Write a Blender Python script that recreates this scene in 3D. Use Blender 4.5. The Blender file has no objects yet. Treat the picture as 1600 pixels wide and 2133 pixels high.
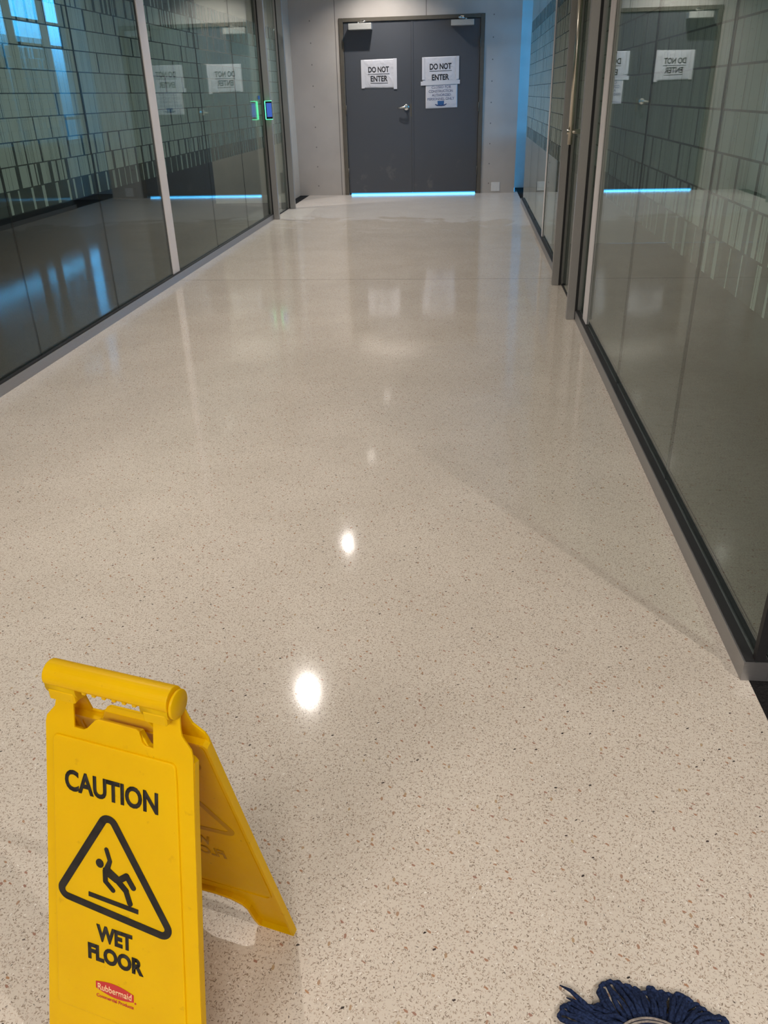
import bpy, bmesh, math, random
from mathutils import Vector, Matrix
random.seed(11)
S = bpy.context.scene
COL = S.collection
PI = math.pi

# ------------------------------------------------------------------ camera
CAM_H = 1.28
yaw, pitch, roll = 0.106950647, 0.480204433, -0.0268730509
FPX = 1669.8
fwd = Vector((-math.sin(yaw)*math.cos(pitch), math.cos(yaw)*math.cos(pitch), -math.sin(pitch)))
r0 = Vector((math.cos(yaw), math.sin(yaw), 0)); u0 = r0.cross(fwd)
rt = math.cos(roll)*r0 + math.sin(roll)*u0
up = -math.sin(roll)*r0 + math.cos(roll)*u0
cam_d = bpy.data.cameras.new('camera'); cam = bpy.data.objects.new('camera', cam_d); COL.objects.link(cam)
cam_d.sensor_fit = 'VERTICAL'; cam_d.sensor_height = 36.0; cam_d.lens = FPX/2133*36.0
cam_d.clip_start = 0.02; cam_d.clip_end = 200
M4 = Matrix((rt, up, -fwd)).transposed().to_4x4(); M4.translation = (0, 0, CAM_H)
cam.matrix_world = M4
S.camera = cam
# ------------------------------------------------------------------ colour management, cycles
vs = S.view_settings
vs.view_transform = 'Standard'; vs.look = 'None'; vs.gamma = 1.0; vs.use_curve_mapping = False
vs.exposure = 0.0
S.render.engine = 'CYCLES'
cy = S.cycles
cy.max_bounces = 12; cy.diffuse_bounces = 4; cy.glossy_bounces = 6; cy.transparent_max_bounces = 40
cy.transmission_bounces = 6; cy.sample_clamp_indirect = 4.0; cy.use_denoising = True
# ------------------------------------------------------------------ world (daylight outside)
SKY = 1.25
W = bpy.data.worlds.new('daylight'); S.world = W; W.use_nodes = True
nt = W.node_tree; nt.nodes.clear()
out = nt.nodes.new('ShaderNodeOutputWorld'); bg = nt.nodes.new('ShaderNodeBackground')
tc = nt.nodes.new('ShaderNodeTexCoord'); sep = nt.nodes.new('ShaderNodeSeparateXYZ')
mr = nt.nodes.new('ShaderNodeMapRange'); cv = nt.nodes.new('ShaderNodeFloatCurve'); ml = nt.nodes.new('ShaderNodeMath'); ml.operation = 'MULTIPLY'
nt.links.new(tc.outputs['Generated'], sep.inputs[0]); nt.links.new(sep.outputs['Z'], mr.inputs['Value'])
mr.inputs['From Min'].default_value = -0.1; mr.inputs['From Max'].default_value = 0.5
pts = cv.mapping.curves[0].points          # bright hazy band just above the horizon, calmer sky above
pts[0].location = (0, .085); pts[1].location = (1, .10)
for a, b in ((.15, .10), (.24, .40), (.32, .80), (.45, .75), (.60, .25)): pts.new(a, b)
cv.mapping.update()
nt.links.new(mr.outputs[0], cv.inputs['Value']); nt.links.new(cv.outputs[0], ml.inputs[0]); ml.inputs[1].default_value = 10.0*SKY
bg.inputs['Color'].default_value = (0.08, 0.48, 1.0, 1)
nt.links.new(ml.outputs[0], bg.inputs['Strength']); nt.links.new(bg.outputs[0], out.inputs['Surface'])
# ------------------------------------------------------------------ lighting numbers
LAMP_W = 20.5          # each corridor downlight
LAMP_COL = (1.0, 0.93, 0.86)
SIDE_W = 45.0          # downlight of the open area right of the camera
CEIL = 2.9
LAMPS = [(-1.15, y) for y in (11.66, 9.38, 7.13, 4.83, 2.46)]
SIDE_LAMPS = [(2.0, -0.4)]
REAR_FILL = [(-1.7, -2.2), (0.3, -2.2)]  # unseen panels added behind the viewer for soft frontal fill
REAR_FILL_W = 98.0
LEFT_FILL = [(-3.3, 10.4)]  # lamp added only to brighten the room behind the far left glass
LEFT_FILL_W = 30.0

# ------------------------------------------------------------------ main dimensions
XL, XR, YE = -2.27, 0.685, 12.314
FILM0, FILM1, ROWS = 0.777, 1.991, 11
ROWH = (FILM1-FILM0)/ROWS

# ================================================================== helpers
def link(name, me, mat=None, parent=None):
    o = bpy.data.objects.new(name, me); COL.objects.link(o)
    if mat is not None:
        for m in (mat if isinstance(mat, (list, tuple)) else [mat]): me.materials.append(m)
    if parent is not None: o.parent = parent
    return o
def tag(o, label=None, cat=None, group=None, kind=None):
    if label: o['label'] = label
    if cat: o['category'] = cat
    if group: o['group'] = group
    if kind: o['kind'] = kind
    return o
def empty(name, loc=(0, 0, 0), rz=0.0):
    o = bpy.data.objects.new(name, None); COL.objects.link(o)
    o.location = loc; o.rotation_euler = (0, 0, rz); o.empty_display_size = 0.05
    return o

class MB:
    """collects shapes into one mesh"""
    def __init__(s): s.b = bmesh.new()
    def box(s, x0, x1, y0, y1, z0, z1, bev=0.0, seg=2):
        t = bmesh.new()
        bmesh.ops.create_cube(t, size=1)
        for v in t.verts:
            v.co = Vector(((x0+x1)/2+v.co.x*(x1-x0), (y0+y1)/2+v.co.y*(y1-y0), (z0+z1)/2+v.co.z*(z1-z0)))
        if bev: bmesh.ops.bevel(t, geom=t.edges[:], offset=bev, segments=seg, profile=0.5, affect='EDGES')
        s.merge(t); return s
    def merge(s, t):
        me = bpy.data.meshes.new('tmp'); t.to_mesh(me); t.free()
        s.b.from_mesh(me); bpy.data.meshes.remove(me)
    def tube(s, pts, r, n=10, cap=True):
        pts = [Vector(p) for p in pts]; rings = []
        rr = r if isinstance(r, (list, tuple)) else [r]*len(pts)
        ref = None
        for i, p in enumerate(pts):
            d = (pts[min(i+1, len(pts)-1)]-pts[max(i-1, 0)]).normalized()
            if ref is None:
                ref = Vector((0, 0, 1)) if abs(d.z) < .9 else Vector((1, 0, 0))
            a = d.cross(ref)
            if a.length < 1e-6: a = d.orthogonal()
            a.normalize(); b = a.cross(d).normalized(); ref = b
            rings.append([s.b.verts.new(p+(a*math.cos(2*PI*k/n)+b*math.sin(2*PI*k/n))*rr[i]) for k in range(n)])
        for i in range(len(rings)-1):
            for k in range(n):
                f = s.b.faces.new((rings[i][k], rings[i][(k+1) % n], rings[i+1][(k+1) % n], rings[i+1][k])); f.smooth = True
        if cap:
            s.b.faces.new(rings[0][::-1]); s.b.faces.new(rings[-1])
        return s
    def lathe(s, prof, c, n=40, axis='Z'):
        rings = []
        for (r, z) in prof:
            ring = []
            for k in range(n):
                a = 2*PI*k/n
                if axis == 'Z': p = Vector((c[0]+r*math.cos(a), c[1]+r*math.sin(a), c[2]+z))
                elif axis == 'Y': p = Vector((c[0]+r*math.cos(a), c[1]+z, c[2]+r*math.sin(a)))
                else: p = Vector((c[0]+z, c[1]+r*math.cos(a), c[2]+r*math.sin(a)))
                ring.append(s.b.verts.new(p))
            rings.append(ring)
        for i in range(len(rings)-1):
            for k in range(n):
                f = s.b.faces.new((rings[i][k], rings[i][(k+1) % n], rings[i+1][(k+1) % n], rings[i+1][k])); f.smooth = True
        if prof[0][0] > 0: s.b.faces.new(rings[0][::-1])
        if prof[-1][0] > 0: s.b.faces.new(rings[-1])
        return s
    def quad(s, a, b, c, d):
        s.b.faces.new([s.b.verts.new(p) for p in (a, b, c, d)]); return s
    def prism(s, poly, f, d0, d1, bev=0.0):
        """poly: list of (u,v); f(u,v,d) -> point; extruded from depth d0 to d1"""
        t = bmesh.new()
        A = [t.verts.new(f(u, v, d0)) for u, v in poly]; B = [t.verts.new(f(u, v, d1)) for u, v in poly]
        fa = t.faces.new(A); fb = t.faces.new(B[::-1])
        n = len(poly)
        for i in range(n): t.faces.new((A[i], B[i], B[(i+1) % n], A[(i+1) % n]))
        bmesh.ops.recalc_face_normals(t, faces=t.faces[:])
        if bev:
            bmesh.ops.bevel(t, geom=[e for e in fb.edges]+[e for e in fa.edges], offset=bev, segments=2, profile=.5, affect='EDGES')
        s.merge(t); return s
    def ring(s, P, Q, f, d0, d1):
        """band between two closed outlines of equal length"""
        t = bmesh.new(); n = len(P)
        L = [[t.verts.new(f(u, v, d)) for u, v in pl] for pl, d in ((P, d0), (P, d1), (Q, d1), (Q, d0))]
        for i in range(n):
            j = (i+1) % n
            for a, b in ((0, 1), (1, 2), (2, 3), (3, 0)):
                t.faces.new((L[a][i], L[a][j], L[b][j], L[b][i]))
        bmesh.ops.recalc_face_normals(t, faces=t.faces[:])
        s.merge(t); return s
    def build(s, name, mat=None, parent=None, recalc=True, smooth=False):
        if recalc: bmesh.ops.recalc_face_normals(s.b, faces=s.b.faces[:])
        if smooth:
            for f in s.b.faces: f.smooth = True
        me = bpy.data.meshes.new(name); s.b.to_mesh(me); s.b.free()
        return link(name, me, mat, parent)

def text_part(name, txt, f, u0, u1, v0, v1, mat, parent, d=0.0, bold=0.0, align='C', mirror=False, depth=0.0006, extra=None):
    """letters fitted into the box u0..u1 (across), v0..v1 (top to bottom) of a surface f(u,v,d)"""
    cu = bpy.data.curves.new('t', 'FONT'); cu.body = txt; cu.size = 1; cu.resolution_u = 4
    cu.offset = bold; cu.fill_mode = 'FRONT'; cu.align_x = {'C': 'CENTER', 'L': 'LEFT'}[align]
    o = bpy.data.objects.new('t', cu); COL.objects.link(o)
    bpy.context.view_layer.update()
    me = bpy.data.meshes.new_from_object(o.evaluated_get(bpy.context.evaluated_depsgraph_get()))
    COL.objects.unlink(o); bpy.data.objects.remove(o); bpy.data.curves.remove(cu)
    xs = [v.co.x for v in me.vertices]; ys = [v.co.y for v in me.vertices]
    x0, x1, y0, y1 = min(xs), max(xs), min(ys), max(ys)
    b = bmesh.new(); b.from_mesh(me); bpy.data.meshes.remove(me)
    bmesh.ops.remove_doubles(b, verts=b.verts[:], dist=1e-5)
    for v in b.verts:
        a = (v.co.x-x0)/(x1-x0); c = (y1-v.co.y)/(y1-y0)
        if mirror: a = 1-a
        v.co = Vector((u0+(u1-u0)*a, v0+(v1-v0)*c, 0))
    g = bmesh.ops.extrude_face_region(b, geom=b.faces[:])
    top = {e for e in g['geom'] if isinstance(e, bmesh.types.BMVert)}
    for v in b.verts: v.co = f(v.co.x, v.co.y, d+(depth if v in top else 0))
    bmesh.ops.recalc_face_normals(b, faces=b.faces[:])
    if extra:
        m = MB(); m.b = b; extra(m); b = m.b
    m2 = bpy.data.meshes.new(name); b.to_mesh(m2); b.free()
    return link(name, m2, mat, parent)

# ================================================================== materials
def mat(name, col=(.5, .5, .5), rough=.5, metal=0.0, spec=.5, emit=None, es=1.0):
    m = bpy.data.materials.new(name); m.use_nodes = True
    p = m.node_tree.nodes['Principled BSDF']
    p.inputs['Base Color'].default_value = (*col, 1); p.inputs['Roughness'].default_value = rough
    p.inputs['Metallic'].default_value = metal; p.inputs['Specular IOR Level'].default_value = spec
    if emit: p.inputs['Emission Color'].default_value = (*emit, 1); p.inputs['Emission Strength'].default_value = es
    return m
class G:
    """tiny node-graph writer"""
    def __init__(s, m): s.t = m.node_tree; s.p = s.t.nodes.get('Principled BSDF')
    def n(s, typ, **kw):
        nd = s.t.nodes.new(typ)
        for k, v in kw.items(): setattr(nd, k, v)
        return nd
    def set(s, sock, v):
        if hasattr(v, 'node'): s.t.links.new(v, sock)
        else:
            try: sock.default_value = v
            except Exception: sock.default_value = (*v, 1)
    def math(s, op, a, b=0.0, c=None, clamp=False):
        nd = s.n('ShaderNodeMath', operation=op); nd.use_clamp = clamp
        s.set(nd.inputs[0], a); s.set(nd.inputs[1], b)
        if c is not None: s.set(nd.inputs[2], c)
        return nd.outputs[0]
    def mix(s, f, a, b):
        nd = s.n('ShaderNodeMix', data_type='RGBA')
        s.set(nd.inputs[0], f); s.set(nd.inputs[6], a); s.set(nd.inputs[7], b)
        return nd.outputs[2]
    def step(s, v, a, b):
        nd = s.n('ShaderNodeMapRange', interpolation_type='SMOOTHSTEP')
        s.set(nd.inputs['Value'], v); nd.inputs['From Min'].default_value = a; nd.inputs['From Max'].default_value = b
        return nd.outputs[0]
    def noise(s, vec, scale, detail=2.0, rough=.5, dist=0.0):
        nd = s.n('ShaderNodeTexNoise'); s.set(nd.inputs['Vector'], vec)
        nd.inputs['Scale'].default_value = scale; nd.inputs['Detail'].default_value = detail
        nd.inputs['Roughness'].default_value = rough; nd.inputs['Distortion'].default_value = dist
        return nd
    def pos(s): return s.n('ShaderNodeNewGeometry').outputs['Position']
    def obj(s): return s.n('ShaderNodeTexCoord').outputs['Object']
    def xyz(s, v):
        nd = s.n('ShaderNodeSeparateXYZ'); s.set(nd.inputs[0], v); return nd.outputs
    def mapping(s, v, rot=(0, 0, 0), scale=(1, 1, 1), loc=(0, 0, 0)):
        nd = s.n('ShaderNodeMapping'); s.set(nd.inputs[0], v)
        nd.inputs['Rotation'].default_value = rot; nd.inputs['Scale'].default_value = scale; nd.inputs['Location'].default_value = loc
        return nd.outputs[0]
    def bump(s, h, dist, strength=1.0):
        nd = s.n('ShaderNodeBump'); nd.inputs['Distance'].default_value = dist; nd.inputs['Strength'].default_value = strength
        s.set(nd.inputs['Height'], h); s.t.links.new(nd.outputs[0], s.p.inputs['Normal'])

def noisy(name, col, rough, var=.06, scale=30, bump=0.0, metal=0.0, spec=.5, stretch=(1, 1, 1)):
    m = mat(name, col, rough, metal, spec); g = G(m)
    v = g.mapping(g.obj(), scale=stretch)
    nz = g.noise(v, scale, 4).outputs['Fac']
    a = tuple(max(0, c*(1-var)) for c in col); b = tuple(c*(1+var) for c in col)
    g.set(g.p.inputs['Base Color'], g.mix(g.step(nz, .3, .7), a, b))
    if bump: g.bump(nz, bump)
    return m

def terrazzo():
    m = mat('terrazzo', (.6, .52, .44), .09); g = G(m)
    P = g.pos(); X, Y, Z = g.xyz(P)
    flat = g.n('ShaderNodeCombineXYZ'); g.set(flat.inputs[0], X); g.set(flat.inputs[1], Y)
    v0 = flat.outputs[0]
    wob = g.noise(v0, 330, 1)
    off = g.n('ShaderNodeVectorMath', operation='SCALE'); g.set(off.inputs[0], wob.outputs['Color']); off.inputs['Scale'].default_value = .0030
    add = g.n('ShaderNodeVectorMath', operation='ADD'); g.set(add.inputs[0], v0); g.set(add.inputs[1], off.outputs[0])
    v = add.outputs[0]
    big = g.noise(v0, 3.0, 3).outputs['Fac']
    col = g.mix(g.step(big, .3, .7), (.585, .522, .448), (.630, .564, .487))
    # pale aggregate
    vo = g.n('ShaderNodeTexVoronoi', voronoi_dimensions='2D'); g.set(vo.inputs['Vector'], v); vo.inputs['Scale'].default_value = 210
    cx = g.n('ShaderNodeSeparateColor'); g.set(cx.inputs[0], vo.outputs['Color'])
    pm = g.math('MULTIPLY', g.step(cx.outputs[0], .55, .6), g.math('SUBTRACT', 1.0, g.step(vo.outputs['Distance'], .28, .36)))
    col = g.mix(g.math('MULTIPLY', pm, .45), col, g.mix(cx.outputs[1], (.40, .355, .31), (.50, .40, .34)))
    # slivers in five directions
    for i, (ang, sc, thr, keep) in enumerate(((.25, 196, .20, .64), (.95, 180, .19, .66), (1.6, 206, .21, .64), (2.2, 188, .20, .66), (2.85, 136, .17, .70))):
        mv = g.mapping(g.mapping(v, rot=(0, 0, ang)), scale=(sc*.52, sc*1.65, 1), loc=(3.1*i, 1.7*i, 0))
        vr = g.n('ShaderNodeTexVoronoi', voronoi_dimensions='2D'); g.set(vr.inputs['Vector'], mv); vr.inputs['Scale'].default_value = 1
        c = g.n('ShaderNodeSeparateColor'); g.set(c.inputs[0], vr.outputs['Color'])
        lim = g.math('MULTIPLY_ADD', c.outputs[1], thr*.9, thr*.55)
        inside = g.step(g.math('SUBTRACT', lim, vr.outputs['Distance']), 0.0, .05)
        mk = g.math('MULTIPLY', inside, g.step(c.outputs[0], keep, keep+.02))
        tone = g.n('ShaderNodeValToRGB'); g.set(tone.inputs[0], c.outputs[2])
        cr = tone.color_ramp; cr.interpolation = 'CONSTANT'
        cr.elements[0].position = 0; cr.elements[0].color = (.26, .20, .15, 1)
        cr.elements[1].position = .30; cr.elements[1].color = (.36, .285, .22, 1)
        for pos, cc in ((.60, (.17, .125, .09, 1)), (.76, (.38, .29, .22, 1)), (.93, (.06, .05, .045, 1)), (.955, (.82, .79, .74, 1))):
            e = cr.elements.new(pos); e.color = cc
        col = g.mix(g.math('MULTIPLY', mk, .85), col, tone.outputs[0])
    # rare larger orange, pink and dark chips
    for i, (sc, keep, thr, tint) in enumerate(((110, .978, .36, ((.40, .23, .13), (.33, .19, .15))), (84, .987, .32, ((.44, .33, .20), (.34, .20, .15))), (105, .994, .28, ((.03, .027, .025), (.07, .05, .045))))):
        mv = g.mapping(g.mapping(v, rot=(0, 0, .6+i)), scale=(sc*.7, sc*1.35, 1), loc=(7+i, 2, 0))
        vr = g.n('ShaderNodeTexVoronoi', voronoi_dimensions='2D', distance='EUCLIDEAN'); g.set(vr.inputs['Vector'], mv); vr.inputs['Scale'].default_value = 1
        c = g.n('ShaderNodeSeparateColor'); g.set(c.inputs[0], vr.outputs['Color'])
        mk = g.math('MULTIPLY', g.step(c.outputs[0], keep, keep+.002), g.math('SUBTRACT', 1.0, g.step(vr.outputs['Distance'], thr*.75, thr)))
        col = g.mix(mk, col, g.mix(c.outputs[2], tint[0], tint[1]))
    # control joint across the corridor
    jn = g.math('ABSOLUTE', g.math('SUBTRACT', Y, 6.357))
    col = g.mix(g.math('SUBTRACT', 1.0, g.step(jn, .0025, .004)), col, (.16, .14, .12))
    # dried cleaning haze at the far end, with swirled edges, and along the left base
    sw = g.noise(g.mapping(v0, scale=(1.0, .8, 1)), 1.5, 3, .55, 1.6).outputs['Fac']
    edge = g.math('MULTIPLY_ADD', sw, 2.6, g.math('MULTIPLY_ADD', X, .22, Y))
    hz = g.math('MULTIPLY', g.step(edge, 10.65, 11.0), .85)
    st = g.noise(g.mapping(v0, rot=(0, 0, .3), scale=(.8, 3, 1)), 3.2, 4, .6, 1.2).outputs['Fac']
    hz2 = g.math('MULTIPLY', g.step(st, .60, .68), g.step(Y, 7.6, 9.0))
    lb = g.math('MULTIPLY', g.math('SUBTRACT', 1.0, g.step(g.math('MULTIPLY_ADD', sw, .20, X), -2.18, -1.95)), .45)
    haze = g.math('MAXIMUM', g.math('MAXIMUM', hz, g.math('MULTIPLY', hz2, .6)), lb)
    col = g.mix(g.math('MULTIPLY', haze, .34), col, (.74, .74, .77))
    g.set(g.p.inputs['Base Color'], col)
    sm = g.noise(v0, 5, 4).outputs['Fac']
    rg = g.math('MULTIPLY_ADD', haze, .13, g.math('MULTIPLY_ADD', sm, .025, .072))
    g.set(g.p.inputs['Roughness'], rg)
    g.p.inputs['IOR'].default_value = 1.5
    wv = g.noise(g.mapping(v0, scale=(1, 1, 1)), 2.2, 2).outputs['Fac']
    g.bump(wv, .0009)
    return m

def glass(name, tint, r0=.05):
    m = bpy.data.materials.new(name); m.use_nodes = True; t = m.node_tree; t.nodes.clear(); g = G(m)
    o = g.n('ShaderNodeOutputMaterial'); tr = g.n('ShaderNodeBsdfTransparent'); gl = g.n('ShaderNodeBsdfGlossy'); mx = g.n('ShaderNodeMixShader')
    tr.inputs[0].default_value = (*tint, 1); gl.inputs['Roughness'].default_value = 0.0; gl.inputs['Color'].default_value = (.95, 1, .98, 1)
    ge = g.n('ShaderNodeNewGeometry'); dt = g.n('ShaderNodeVectorMath', operation='DOT_PRODUCT')
    g.set(dt.inputs[0], ge.outputs['Incoming']); g.set(dt.inputs[1], ge.outputs['Normal'])
    c = g.math('ABSOLUTE', dt.outputs['Value'])
    p5 = g.math('POWER', g.math('SUBTRACT', 1.0, c, clamp=True), 5.0)
    fr = g.math('MULTIPLY_ADD', p5, 1-r0, r0)
    g.set(mx.inputs[0], fr); t.links.new(tr.outputs[0], mx.inputs[1]); t.links.new(gl.outputs[0], mx.inputs[2]); t.links.new(mx.outputs[0], o.inputs[0])
    return m

def film(name, col, diff, transl, clear):
    m = bpy.data.materials.new(name); m.use_nodes = True; t = m.node_tree; t.nodes.clear(); g = G(m)
    o = g.n('ShaderNodeOutputMaterial'); d = g.n('ShaderNodeBsdfDiffuse'); tl = g.n('ShaderNodeBsdfTranslucent'); tr = g.n('ShaderNodeBsdfTransparent')
    d.inputs[0].default_value = (*col, 1); tl.inputs[0].default_value = (*[min(1, c*1.5) for c in col], 1)
    a = g.n('ShaderNodeMixShader'); a.inputs[0].default_value = transl/(diff+transl)
    t.links.new(d.outputs[0], a.inputs[1]); t.links.new(tl.outputs[0], a.inputs[2])
    b = g.n('ShaderNodeMixShader'); b.inputs[0].default_value = clear
    t.links.new(a.outputs[0], b.inputs[1]); t.links.new(tr.outputs[0], b.inputs[2]); t.links.new(b.outputs[0], o.inputs[0])
    return m

def drywall():
    m = mat('drywall', (.42, .39, .365), .75, spec=.25); g = G(m)
    P = g.pos(); X, Y, Z = g.xyz(P)
    nz = g.noise(P, 2.2, 4).outputs['Fac']
    col = g.mix(g.step(nz, .3, .7), (.49, .455, .425), (.55, .513, .48))
    # screw heads in columns
    fx = g.math('SUBTRACT', g.math('FRACT', g.math('DIVIDE', g.math('ADD', X, 10.06), .406)), .5)
    fz = g.math('SUBTRACT', g.math('FRACT', g.math('DIVIDE', Z, .255)), .5)
    dx = g.math('MULTIPLY', fx, .406); dz = g.math('MULTIPLY', fz, .255)
    rr = g.math('SQRT', g.math('ADD', g.math('MULTIPLY', dx, dx), g.math('MULTIPLY', dz, dz)))
    col = g.mix(g.math('MULTIPLY', g.math('SUBTRACT', 1.0, g.step(rr, .006, .011)), .7), col, (.09, .08, .075))
    # board joints
    for ln, lo, hi in ((-1.803, -1, 9), (-.59, 2.18, 9)):
        k = g.math('SUBTRACT', 1.0, g.step(g.math('ABSOLUTE', g.math('SUBTRACT', X, ln)), .0035, .006))
        k = g.math('MULTIPLY', k, g.math('GREATER_THAN', Z, lo))
        col = g.mix(g.math('MULTIPLY', k, .75), col, (.10, .09, .085))
    g.set(g.p.inputs['Base Color'], col)
    g.bump(g.noise(P, 140, 2).outputs['Fac'], .0004)
    return m

def yellow_plastic():
    m = mat('yellow_plastic', (.86, .54, .002), .38, spec=.20); g = G(m); v = g.obj()
    a = g.noise(v, 9, 4).outputs['Fac']; b = g.noise(v, 46, 4, .6).outputs['Fac']; d = g.noise(v, 120, 2).outputs['Fac']
    col = g.mix(g.step(a, .3, .75), (.91, .595, .001), (.86, .55, .002))
    col = g.mix(g.math('MULTIPLY', g.step(b, .64, .76), .45), col, (.50, .29, .01))
    col = g.mix(g.math('MULTIPLY', g.step(d, .74, .80), .6), col, (.28, .17, .01))
    g.set(g.p.inputs['Base Color'], col)
    g.set(g.p.inputs['Roughness'], g.math('MULTIPLY_ADD', b, .25, .28))
    g.p.inputs['Subsurface Weight'].default_value = .12; g.p.inputs['Subsurface Radius'].default_value = (.02, .012, .001); g.p.inputs['Subsurface Scale'].default_value = .5
    g.bump(d, .0002)
    tl = g.n('ShaderNodeBsdfTranslucent'); g.set(tl.inputs[0], (.98, .60, .0)); mx = g.n('ShaderNodeMixShader'); mx.inputs[0].default_value = .30
    o = m.node_tree.nodes['Material Output']; m.node_tree.links.new(g.p.outputs[0], mx.inputs[1]); m.node_tree.links.new(tl.outputs[0], mx.inputs[2]); m.node_tree.links.new(mx.outputs[0], o.inputs[0])
    return m

def carpet_mat():
    m = mat('carpet', (.06, .06, .06), .95, spec=.1); g = G(m); P = g.pos()
    n1 = g.noise(g.mapping(P, scale=(1, 6, 1)), 55, 4, .7).outputs['Fac']; n2 = g.noise(P, 400, 2).outputs['Fac']
    k = g.math('MULTIPLY_ADD', n2, .5, g.math('MULTIPLY', n1, .6))
    g.set(g.p.inputs['Base Color'], g.mix(g.step(k, .38, .72), (.005, .005, .006), (.026, .025, .025)))
    g.bump(k, .003)
    return m

def paper_mat():
    m = mat('paper', (.60, .60, .645), .6, spec=.3); g = G(m)
    g.bump(g.noise(g.obj(), 9, 3, .5, .8).outputs['Fac'], .012)
    return m

def door_mat():
    m = mat('slate_door_paint', (.066, .073, .088), .42); g = G(m); v = g.obj()
    n1 = g.noise(v, 5, 5, .6).outputs['Fac']; Z = g.xyz(v)[2]
    sc = g.math('MULTIPLY', g.step(n1, .56, .72), g.math('SUBTRACT', 1.0, g.step(Z, .1, .7)))
    g.set(g.p.inputs['Base Color'], g.mix(g.math('MULTIPLY', sc, .35), (.066, .073, .088), (.20, .20, .20)))
    g.bump(g.noise(v, 300, 2).outputs['Fac'], .0003)
    return m

M = dict(
    floor=terrazzo(), dry=drywall(), carpet=carpet_mat(), yellow=yellow_plastic(), paper=paper_mat(), door=door_mat(),
    glass=glass('clear_glass', (.90, .955, .935)), 
    bars=film('frosted_bars', (.47, .535, .51), .62, .38, .05),
    sheet=film('smoky_film', (.09, .105, .10), .85, .15, .45),
    alu=noisy('brushed_aluminium', (.40, .40, .41), .42, .05, 40, metal=.85, stretch=(1, 1, 30)),
    stile=noisy('anodised_grey', (.34, .33, .32), .38, .05, 40, metal=.35, stretch=(30, 30, 1)),
    black=mat('black_gasket', (.012, .012, .014), .6),
    frame=noisy('olive_frame_paint', (.105, .093, .075), .45, .06, 20),
    carpet2=noisy('dark_carpet', (.018, .019, .022), .95, .5, 90, bump=.002, spec=.1),
    steel=noisy('satin_steel', (.62, .58, .50), .28, .04, 60, metal=1.0, stretch=(1, 1, 20)),
    chrome=mat('satin_chrome', (.72, .70, .66), .22, 1.0),
    closer=noisy('closer_silver_paint', (.47, .47, .45), .35, .04, 60, metal=.3),
    white=noisy('white_plastic', (.78, .78, .78), .4, .02, 30),
    ceil=noisy('ceiling_white', (.70, .69, .67), .9, .03, 8),
    paint=noisy('grey_wall_paint', (.30, .29, .28), .85, .04, 6),
    dark=noisy('dark_wall_paint', (.085, .085, .09), .85, .05, 6),
    pale=noisy('pale_light_tinted_paint', (.80, .66, .63), .85, .03, 6),  # pink put into a white wall's colour to soften the blue daylight on it
    beige=noisy('beige_wall_paint', (.46, .42, .36), .85, .03, 6),
    cream=noisy('cream_baseboard', (.70, .66, .58), .6, .03, 10),
    strip=noisy('pale_mullion', (.70, .665, .67), .7, .03, 8),
    ink=noisy('black_ink', (.020, .017, .015), .6, .3, 60, spec=.2),
    ink2=mat('printed_black', (.012, .011, .016), .6),
    blueink=mat('pale_blue_ink', (.17, .19, .30), .6), hat=mat('blue_ink', (.02, .10, .28), .6), hat2=mat('navy_ink', (.015, .04, .14), .6),
    red=mat('red_print', (.50, .022, .022), .5), logo=mat('cream_print', (.90, .62, .34), .5),
    ghost=mat('shadowed_yellow', (.50, .27, .002), .5, spec=.2),
    tape=mat('paper_tape', (.62, .62, .66), .5), bluetape=mat('blue_tape', (.01, .09, .40), .6),
    lens=mat('lamp_lens', (.9, .9, .9), .3, emit=(1, .93, .86), es=16.0),
    led=mat('green_led', (.1, .8, .4), .3, emit=(.10, 1.0, .42), es=2.4), screen=mat('blue_screen', (.02, .05, .2), .2, emit=(.06, .14, .55), es=.75),
    device=mat('black_device', (.01, .011, .014), .25),
    yarn=noisy('navy_yarn', (.013, .023, .064), .9, .45, 260, bump=.0012, spec=.15), band=noisy('grey_band', (.22, .19, .17), .9, .3, 200, bump=.001),
    winframe=noisy('window_frame_grey', (.45, .46, .47), .4, .04, 30, metal=.3),
)

# ================================================================== SETTING
# floors
f = MB().box(XL-.02, XR+.02, -4, YE+.12, -.12, 0).build('floor', M['floor']); tag(f, 'polished beige terrazzo corridor floor', 'floor', kind='structure')
f = MB().box(XR+.02, 4.6, -4, 7.94, -.12, -.001).build('floor', M['carpet']); tag(f, 'dark grey carpet right of the corridor', 'floor', kind='structure')
f = MB().box(XR+.02, 1.3, 7.94, 13.1, -.12, -.001).build('floor', M['carpet']); tag(f, 'dark floor beside the daylight window', 'floor', kind='structure')
f = MB().box(-6.6, XL-.02, -4, YE+.12, -.12, -.001).build('floor', M['carpet2']); tag(f, 'dark carpet of the rooms behind the left glass', 'floor', kind='structure')
c = MB().box(-6.6, 4.6, -4, 13.1, CEIL, CEIL+.1).build('ceiling', M['ceil']); tag(c, 'white corridor ceiling', 'ceiling', kind='structure')
# end wall with the doorway
XM = -.786
DX0, DX1, DZ = -1.752, .181, 2.184
w = MB().box(-2.56, DX0+.01, YE, YE+.12, 0, CEIL).box(DX1-.01, .655, YE, YE+.12, 0, CEIL).box(DX0+.01, DX1-.01, YE, YE+.12, DZ-.01, CEIL)
w = w.build('wall_end', M['dry']); tag(w, 'bare drywall end wall around the double door', 'wall', kind='structure')
w = MB().box(XR-.1, 1.3, 12.95, 13.05, 0, CEIL).build('wall_back', M['pale']); tag(w, 'pale return wall beyond the end wall, lit by daylight', 'wall', kind='structure')
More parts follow.
